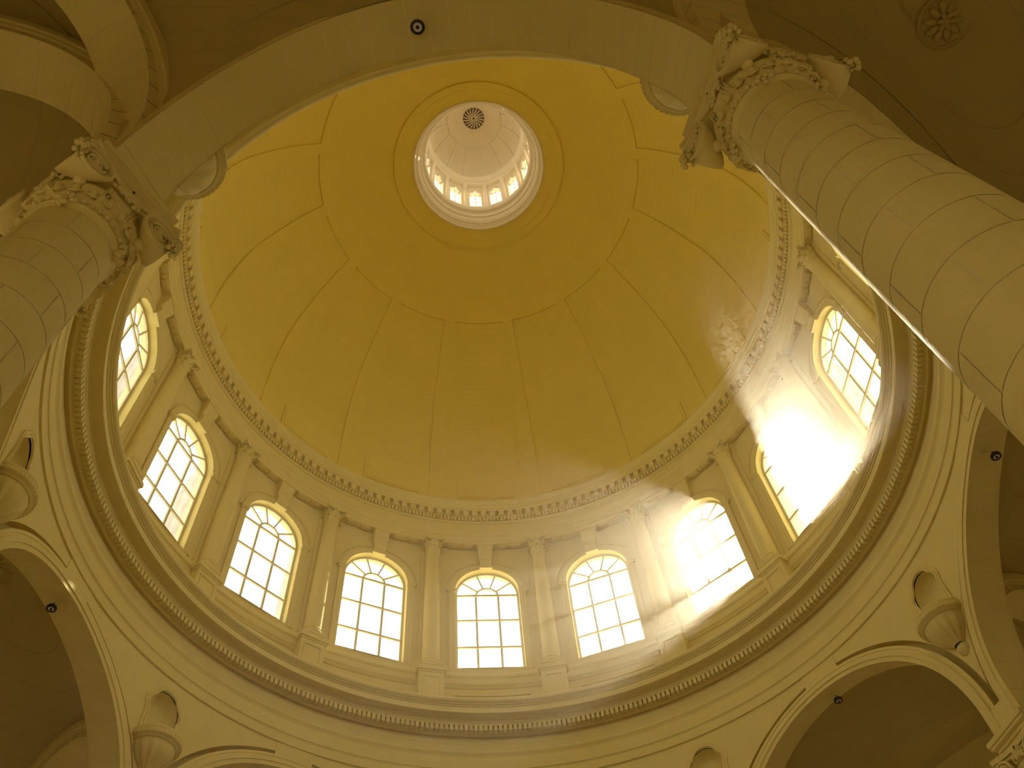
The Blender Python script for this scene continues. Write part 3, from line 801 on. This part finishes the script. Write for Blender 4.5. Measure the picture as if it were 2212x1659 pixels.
DL = {0.5: 'drum column at the far left, between the two leftmost windows and their niche, near the left capital', 1.5: 'drum column right of the leftmost dome window',
      2.5: 'drum column right of the second dome window from the left', 3.5: 'drum column right of the third dome window from the left',
      4.5: 'drum column directly left of the lowest, central dome window', 5.5: 'drum column directly right of the lowest, central dome window',
      6.5: 'drum column left of the first sun-flooded window', 7.5: 'drum column between the two sun-flooded windows',
      8.5: 'drum column right of the brightest sun-flooded window', 9.5: 'drum column at the far right, right of the last visible dome window',
      10.5: 'drum column hidden behind the right near column', 15.5: 'drum column hidden behind the left near capital'}
DL[0.5] = 'drum column left of the leftmost dome window, behind the capital'
first = True
for k, l in DL.items():
    if first: dc.location = at(k, WR, 21.0); dc.rotation_euler = (0, 0, th(k)); dc['label'] = l; first = False
    else: copy_tree(dc, loc=at(k, WR, 21.0), rot=th(k), label=l)

# keystone brackets
def bracket():
    root = empty('keystone_bracket', category='bracket', group='scrolled keystone brackets above the dome windows', label='x')
    r0, z0 = WR, 29.3
    m = M(); prof_ = [(12.40, 30.64), (12.38, 30.48), (12.40, 30.30), (12.48, 30.12), (12.55, 29.98), (12.56, 29.86), (12.50, 29.76), (12.46, 29.66), (12.48, 29.56), (12.56, 29.50), (12.60, 29.42), (12.60, 29.30)]
    n_ = len(prof_); L_ = []; R_ = []
    for i, (r, z) in enumerate(prof_):
        w = .36 - .12 * i / (n_ - 1); L_.append((r - r0, -w, z - z0)); R_.append((r - r0, w, z - z0))
    m.grid([L_, R_], True)
    for S in (L_, R_):
        for a, b in zip(S, S[1:]): m.q([a, b, (.05, b[1], b[2]), (.05, a[1], a[2])])
    m.q([L_[-1], R_[-1], (.05, R_[-1][1], 0), (.05, L_[-1][1], 0)])
    obj('body', m, DRUM, root)
    m = M(); m.box(12.58 - r0, .05, -.30, .30, -.02, .10); obj('foot_block', m, DRUM, root)
    m = M(); m.box(12.36 - r0, .05, -.42, .42, 30.58 - z0, 30.66 - z0); obj('top_plate', m, DRUM, root)
    return root
br = bracket(); index_children(br)
BL = {0: 'keystone bracket above the hidden window behind the left capital', 1: 'keystone bracket over the leftmost dome window', 2: 'keystone bracket over the second dome window from the left',
      3: 'keystone bracket over the third dome window from the left', 4: 'keystone bracket over the window left of the lowest one', 5: 'keystone bracket over the lowest, central dome window',
      6: 'keystone bracket over the window right of the lowest one', 7: 'keystone bracket over the first sun-flooded window', 8: 'keystone bracket over the brightest sun-flooded window',
      9: 'keystone bracket over the last dome window at the right', 10: 'keystone bracket hidden behind the right near column'}
first = True
for k, l in BL.items():
    if first: br.location = at(k, WR, 29.3); br.rotation_euler = (0, 0, th(k)); br['label'] = l; first = False
    else: copy_tree(br, loc=at(k, WR, 29.3), rot=th(k), label=l)

# ------------------------------------------------------------------ upper entablature under the dome
trim2 = empty('trim_2', (0, 0, Z0), kind='structure')
revolve_ring('cornice', [(12.6, 33.32), (11.92, 33.32), (11.90, 33.29), (11.90, 33.24), (11.92, 33.18), (11.97, 33.10), (12.00, 33.06), (12.00, 33.02), (12.03, 32.99), (12.04, 32.84), (12.09, 32.82), (12.11, 32.75),
                         (12.29, 32.75), (12.29, 32.42), (12.21, 32.42), (12.22, 32.40), (12.35, 32.40), (12.35, 32.19), (12.31, 32.18), (12.31, 32.15), (12.37, 32.10), (12.42, 32.09)], DRUM, parent=trim2)
revolve_ring('frieze', [(12.42, 32.09), (12.42, 31.64)], DRUM, parent=trim2)
revolve_ring('architrave', [(12.42, 31.64), (12.33, 31.63), (12.33, 31.57), (12.37, 31.50), (12.37, 31.20), (12.38, 31.19), (12.40, 31.16), (12.40, 30.90), (12.42, 30.88), (12.42, 30.66), (WR, 30.66), (WR + .05, 30.6)], DRUM, parent=trim2)
m = M(); m.box(12.13, 12.31, -.128, .128, 32.43, 32.76)
mm = m.mesh('modillion', DRUM)
for j in range(176): obj('modillion', mm, parent=trim2, rot=th(-.5 + 16 * (j + .5) / 176))
m = M()
for j in range(448):
    i0 = len(m.v); m.box(12.25, 12.37, -.055, .055, 32.20, 32.405); m.xf(Matrix.Rotation(th(16 * j / 448), 4, 'Z'), i0)
obj('dentil_row', m, DRUM, trim2, kind='stuff')
def coffer(kind_):
    m = M(); zc = 30.64; ra, rb = 12.47, 12.71
    if kind_ == 'disc':
        m.lathe([(.115, 30.66), (.115, 30.625), (.08, 30.61), (.01, 30.61)], 16, c=(12.59, 0)); return m
    w = .21
    m.box(ra, rb, -w, w, 30.60, 30.66); m.box(ra + .04, rb - .04, -w + .05, w - .05, 30.585, 30.61)
    return m
cr, cd = coffer('rect').mesh('soffit_tablet', DRUM), coffer('disc').mesh('soffit_disc', DRUM)
for k in range(-1, 12):
    for s in (-1, 1):
        for t, mm in ((.82, cr), (1.17, cd), (1.52, cr)):
            obj('soffit_tablet' if mm is cr else 'soffit_disc', mm, parent=trim2, rot=th(k) + s * t / 12.59)

# ------------------------------------------------------------------ the dome
ceil = empty('ceiling', (0, 0, Z0), kind='structure')
DP = [(12.36, 33.3), (12.38, 34.5), (12.36, 36.2), (12.22, 38.4), (11.82, 40.8), (11.22, 42.5), (10.35, 44.2), (9.55, 45.45), (8.77, 46.4), (7.65, 47.38), (6.4, 48.1), (4.89, 48.72), (4.3, 48.92), (3.78, 49.07)]
def cat(P, n=5):
    o = []
    for i in range(len(P) - 1):
        p0, p1, p2, p3 = P[max(0, i - 1)], P[i], P[i + 1], P[min(len(P) - 1, i + 2)]
        for j in range(n):
            t = j / n
            o.append(tuple(.5 * ((2 * b) + (-a + c) * t + (2 * a - 5 * b + 4 * c - d) * t * t + (-a + 3 * b - 3 * c + d) * t ** 3) for a, b, c, d in zip(p0, p1, p2, p3)))
    o.append(P[-1]); return o
DS = cat(DP)
def zr_(z):
    for (r0, z0), (r1, z1) in zip(DS, DS[1:]):
        if z0 <= z <= z1: return r0 + (r1 - r0) * (z - z0) / max(1e-6, z1 - z0)
    return DS[-1][0] if z > 40 else DS[0][0]
def off(prof, d):
    o = []
    for i, (r, z) in enumerate(prof):
        a = prof[max(0, i - 1)]; b = prof[min(len(prof) - 1, i + 1)]; L_ = sqrt((b[0] - a[0]) ** 2 + (b[1] - a[1]) ** 2) or 1
        nr, nz_ = (b[1] - a[1]) / L_, -(b[0] - a[0]) / L_
        o.append((r + nr * d, z + nz_ * d))
    return o
def seg(z0, z1, n=None):
    n = n or max(2, int((z1 - z0) / .35)); return [(zr_(z0 + (z1 - z0) * i / n), z0 + (z1 - z0) * i / n) for i in range(n + 1)]
REC = .085
m = M(); m.lathe(off(DS, .30), 128, sharp=False); obj('outer_shell', m, EXT, ceil)
m = M(); m.lathe([(BR, 34.2), (12.55, 34.25), (12.55, 33.3)], 128); obj('dome_seat', m, EXT, ceil)
def patch(prof, ka, kb, d, n=12, ret=REC, mdepth=None):
    """a curved slab on the dome: face at offset d, returns going outward by ret"""
    m = M(); ang = [-(ka + (kb - ka) * i / n) * pi / 8 for i in range(n + 1)]
    P1 = off(prof, d); P2 = off(prof, d + ret)
    R = lambda P_: [[(r * cos(a), r * sin(a), z) for a in ang] for r, z in P_]
    A, B = R(P1), R(P2); m.grid(A, True)
    m.grid([A[0], B[0]], False); m.grid([A[-1], B[-1]], False)
    m.grid([[r[0] for r in A], [r[0] for r in B]], False); m.grid([[r[-1] for r in A], [r[-1] for r in B]], False)
    return m
K0, K1 = -.385, .445                           # panel span in bay units around a window axis
rib = patch(seg(33.3, 46.4), .445, .615, 0, 4, REC + .02).mesh('rib', GOLD)
pan = patch(seg(36.1, 46.4), K0 - .01, K1 + .01, REC, 14, .02).mesh('ceiling_panel', GOLD_C)
low = patch(seg(33.3, 36.1), K0 - .01, K1 + .01, .05, 14, .06).mesh('base_band', GOLD)
lpn = patch(seg(34.05, 35.6), -.26, .33, -.02, 12, .09).mesh('tablet', GOLD)
mid = patch(seg(34.15, 35.5), -.235, .305, -.05, 12, .05).mesh('tablet_field', GOLD)
for k in range(16):
    a = th(k)
    obj('rib', rib, parent=ceil, rot=a); obj('ceiling_panel', pan, parent=ceil, rot=a); obj('base_band', low, parent=ceil, rot=a)
    tb = obj('tablet', lpn, parent=ceil, rot=a); obj('tablet_field', mid, parent=tb)
m = M(); top1 = seg(46.4, 47.38, 4); m.lathe(top1, 192, sharp=False); m.lathe([top1[0], off(top1, REC + .02)[0]], 192); obj('upper_band', m, GOLD, ceil)
m = M(); t2 = off([p for p in DS if 47.38 <= p[1] <= 48.72], .06); m.lathe([(7.65, 47.38)] + t2[:1], 192); m.lathe(t2, 192, sharp=False); obj('upper_field', m, GOLD, ceil)
m = M(); t3 = [p for p in DS if p[1] >= 48.72]; m.lathe([t2[-1], (4.87, 48.66)], 160); m.lathe([(4.87, 48.66), (4.50, 48.80), (4.46, 48.86), (4.0, 49.0), (3.80, 49.05)], 160); obj('eye_band', m, GOLD, ceil)

# lantern
m = M(); m.lathe([(3.80, 49.05), (3.80, 49.0), (3.74, 49.0), (3.70, 49.06), (3.68, 49.22), (3.62, 49.3), (3.62, 49.42), (3.54, 49.5), (3.48, 49.7), (3.44, 49.95), (3.44, 50.1), (3.36, 50.18), (3.36, 50.5), (3.30, 50.6), (3.18, 50.7), (3.12, 50.85), (3.10, 51.0), (3.14, 51.06), (3.30, 51.1), (3.34, 51.4)], 128)
obj('trim_3', m, PALE, loc=(0, 0, Z0), kind='structure')
LR, LO = 3.34, 3.62
wall_l = empty('wall_lantern', (0, 0, Z0), kind='structure')
lw = .38; lz0, lz1, ltop = 51.9, 54.42, 54.6
def lface(m, r):
    tm = r * sin(pi / 16); T = sorted([-tm, -lw, -lw * .62, -lw * .6, 0, lw * .6, lw * .62, lw, tm])
    f = lambda t: ltop - .10 * (t / lw) ** 2 if abs(t) <= lw * .61 else lz1
    for a, b in zip(T, T[1:]):
        if abs((a + b) / 2) < lw:
            m.q([C(r, a, 51.0), C(r, b, 51.0), C(r, b, lz0), C(r, a, lz0)]); e = 1e-4
            za, zb = f(a * .999), f(b * .999)
            if abs((a + b) / 2) > lw * .61: za = zb = lz1
            m.q([C(r, a, za), C(r, b, zb), C(r, b, 55.6), C(r, a, 55.6)])
        else: m.q([C(r, a, 51.0), C(r, b, 51.0), C(r, b, 55.6), C(r, a, 55.6)])
m = M(); lface(m, LR); lface(m, LO)
for s in (-1, 1): m.q([C(LR, s * lw, lz0), C(LO, s * lw, lz0), C(LO, s * lw, lz1), C(LR, s * lw, lz1)])
m.q([C(LR, -lw, lz0), C(LO, -lw, lz0), C(LO, lw, lz0), C(LR, lw, lz0)]); m.q([C(LR, -lw, ltop), C(LO, -lw, ltop), C(LO, lw, ltop), C(LR, lw, ltop)])
lb = m.mesh('wall_bay', PALE)
m = M(); m.lathe([(.16, 51.05), (.16, 51.3), (.13, 51.34), (.12, 55.0), (.15, 55.05), (.19, 55.35), (.20, 55.5)], 14, c=(LR - .06, 0)); lc = m.mesh('lantern_column', PALE)
m = M()
for z in (52.55, 53.1, 53.65, 54.2): bar(m, [(-lw, z), (lw, z)], .045, .02, LR + .15)
bar(m, [(0, lz0), (0, ltop)], .04, .02, LR + .15); lbar = m.mesh('glazing_bars', FRAME)
m = M(); m.box(LR - .1, LR + .05, -.09, .09, 54.55, 54.95); lk = m.mesh('keystone', PALE)
for k in range(16):
    a = th(k); obj('wall_bay', lb, parent=wall_l, rot=a); obj('lantern_column', lc, parent=wall_l, rot=th(k + .5)); obj('glazing_bars', lbar, parent=wall_l, rot=a); obj('keystone', lk, parent=wall_l, rot=a)
m = M(); m.lathe([(LR, 55.5), (3.12, 55.5), (3.12, 55.75), (3.10, 55.78), (3.10, 56.05), (3.16, 56.1), (3.16, 56.4), (3.10, 56.5), (3.02, 56.6), (2.98, 56.75), (2.98, 56.95), (3.06, 57.0), (LO + .2, 57.0)], 96)
obj('trim_4', m, PALE, loc=(0, 0, Z0), kind='structure')
cl = empty('ceiling_lantern', (0, 0, Z0), kind='structure')
DL_ = [(3.02 * cos(pi / 2 * i / 24), 57.0 + 3.55 * sin(pi / 2 * i / 24)) for i in range(24)]
lp = [p for p in DL_ if p[0] > .74]
m = M(); m.lathe(off(lp, .05), 96, sharp=False); obj('cupola_shell', m, PALE, cl)
m = M(); m.lathe(off(DL_, .35) + [(.01, 60.95)], 48, sharp=False); m.lathe([(3.37, 57.0), (LO, 57.0), (LO, 55.6)], 48); obj('cupola_roof', m, EXT, cl)
lrb = patch([p for p in DL_ if p[0] > 1.75], .38, .62, -.01, 3, .06).mesh('rib', PALE)
for k in range(16): obj('rib', lrb, parent=cl, rot=th(k))
m = M(); m.lathe([p for p in DL_ if .95 < p[0] < 1.85], 72, sharp=False); m.lathe([(.98, 60.33), (.98, 60.40), (.80, 60.42), (.78, 60.36), (.74, 60.38)], 60); obj('upper_ring', m, PALE, cl)
m = M(); m.lathe([(.78, 60.42), (.01, 60.52)], 40); ft = obj('rosette_disc', m, BRONZE, cl)
for j in range(18):
    a = 2 * pi * j / 18; m = M()
    m.tube([(.08, 0, 60.38), (.30, .03, 60.30), (.52, .09, 60.33), (.72, .20, 60.40)], [.015, .035, .04, .015], 5); m.xf(Matrix.Rotation(a, 4, 'Z')); obj('leaf', m, PALE, ft)
for k in (0, 4, 8, 12):
    a = th(k); portal((LR * cos(a) * 1.06, LR * sin(a) * 1.06, 53.3 + Z0), (-cos(a), -sin(a), 0), .7, 2.7)

# ------------------------------------------------------------------ scattering volume added under the dome to imitate lens glow near the sunlit windows
hz = bpy.data.materials.new('sun_glow_scatter'); hz.use_nodes = True; n = hz.node_tree; n.nodes.clear()
out = n.nodes.new('ShaderNodeOutputMaterial'); vs = n.nodes.new('ShaderNodeVolumeScatter')
vs.inputs['Color'].default_value = (1, .95, .88, 1); vs.inputs['Density'].default_value = 0.0019; vs.inputs['Anisotropy'].default_value = 0.90
n.links.new(vs.outputs[0], out.inputs['Volume'])
m = M(); m.lathe([(.001, 1.0), (11.1, 1.0), (11.1, 20.7), (12.0, 21.1), (12.0, 30.5), (11.6, 33.0), (11.6, 38.0), (8.0, 45.0), (3.0, 46.0), (.001, 46.0)], 32, sharp=False)
obj('glow_volume', m, hz, kind='stuff', label='added scattering volume giving the sun glow under the dome', category='glow_volume')
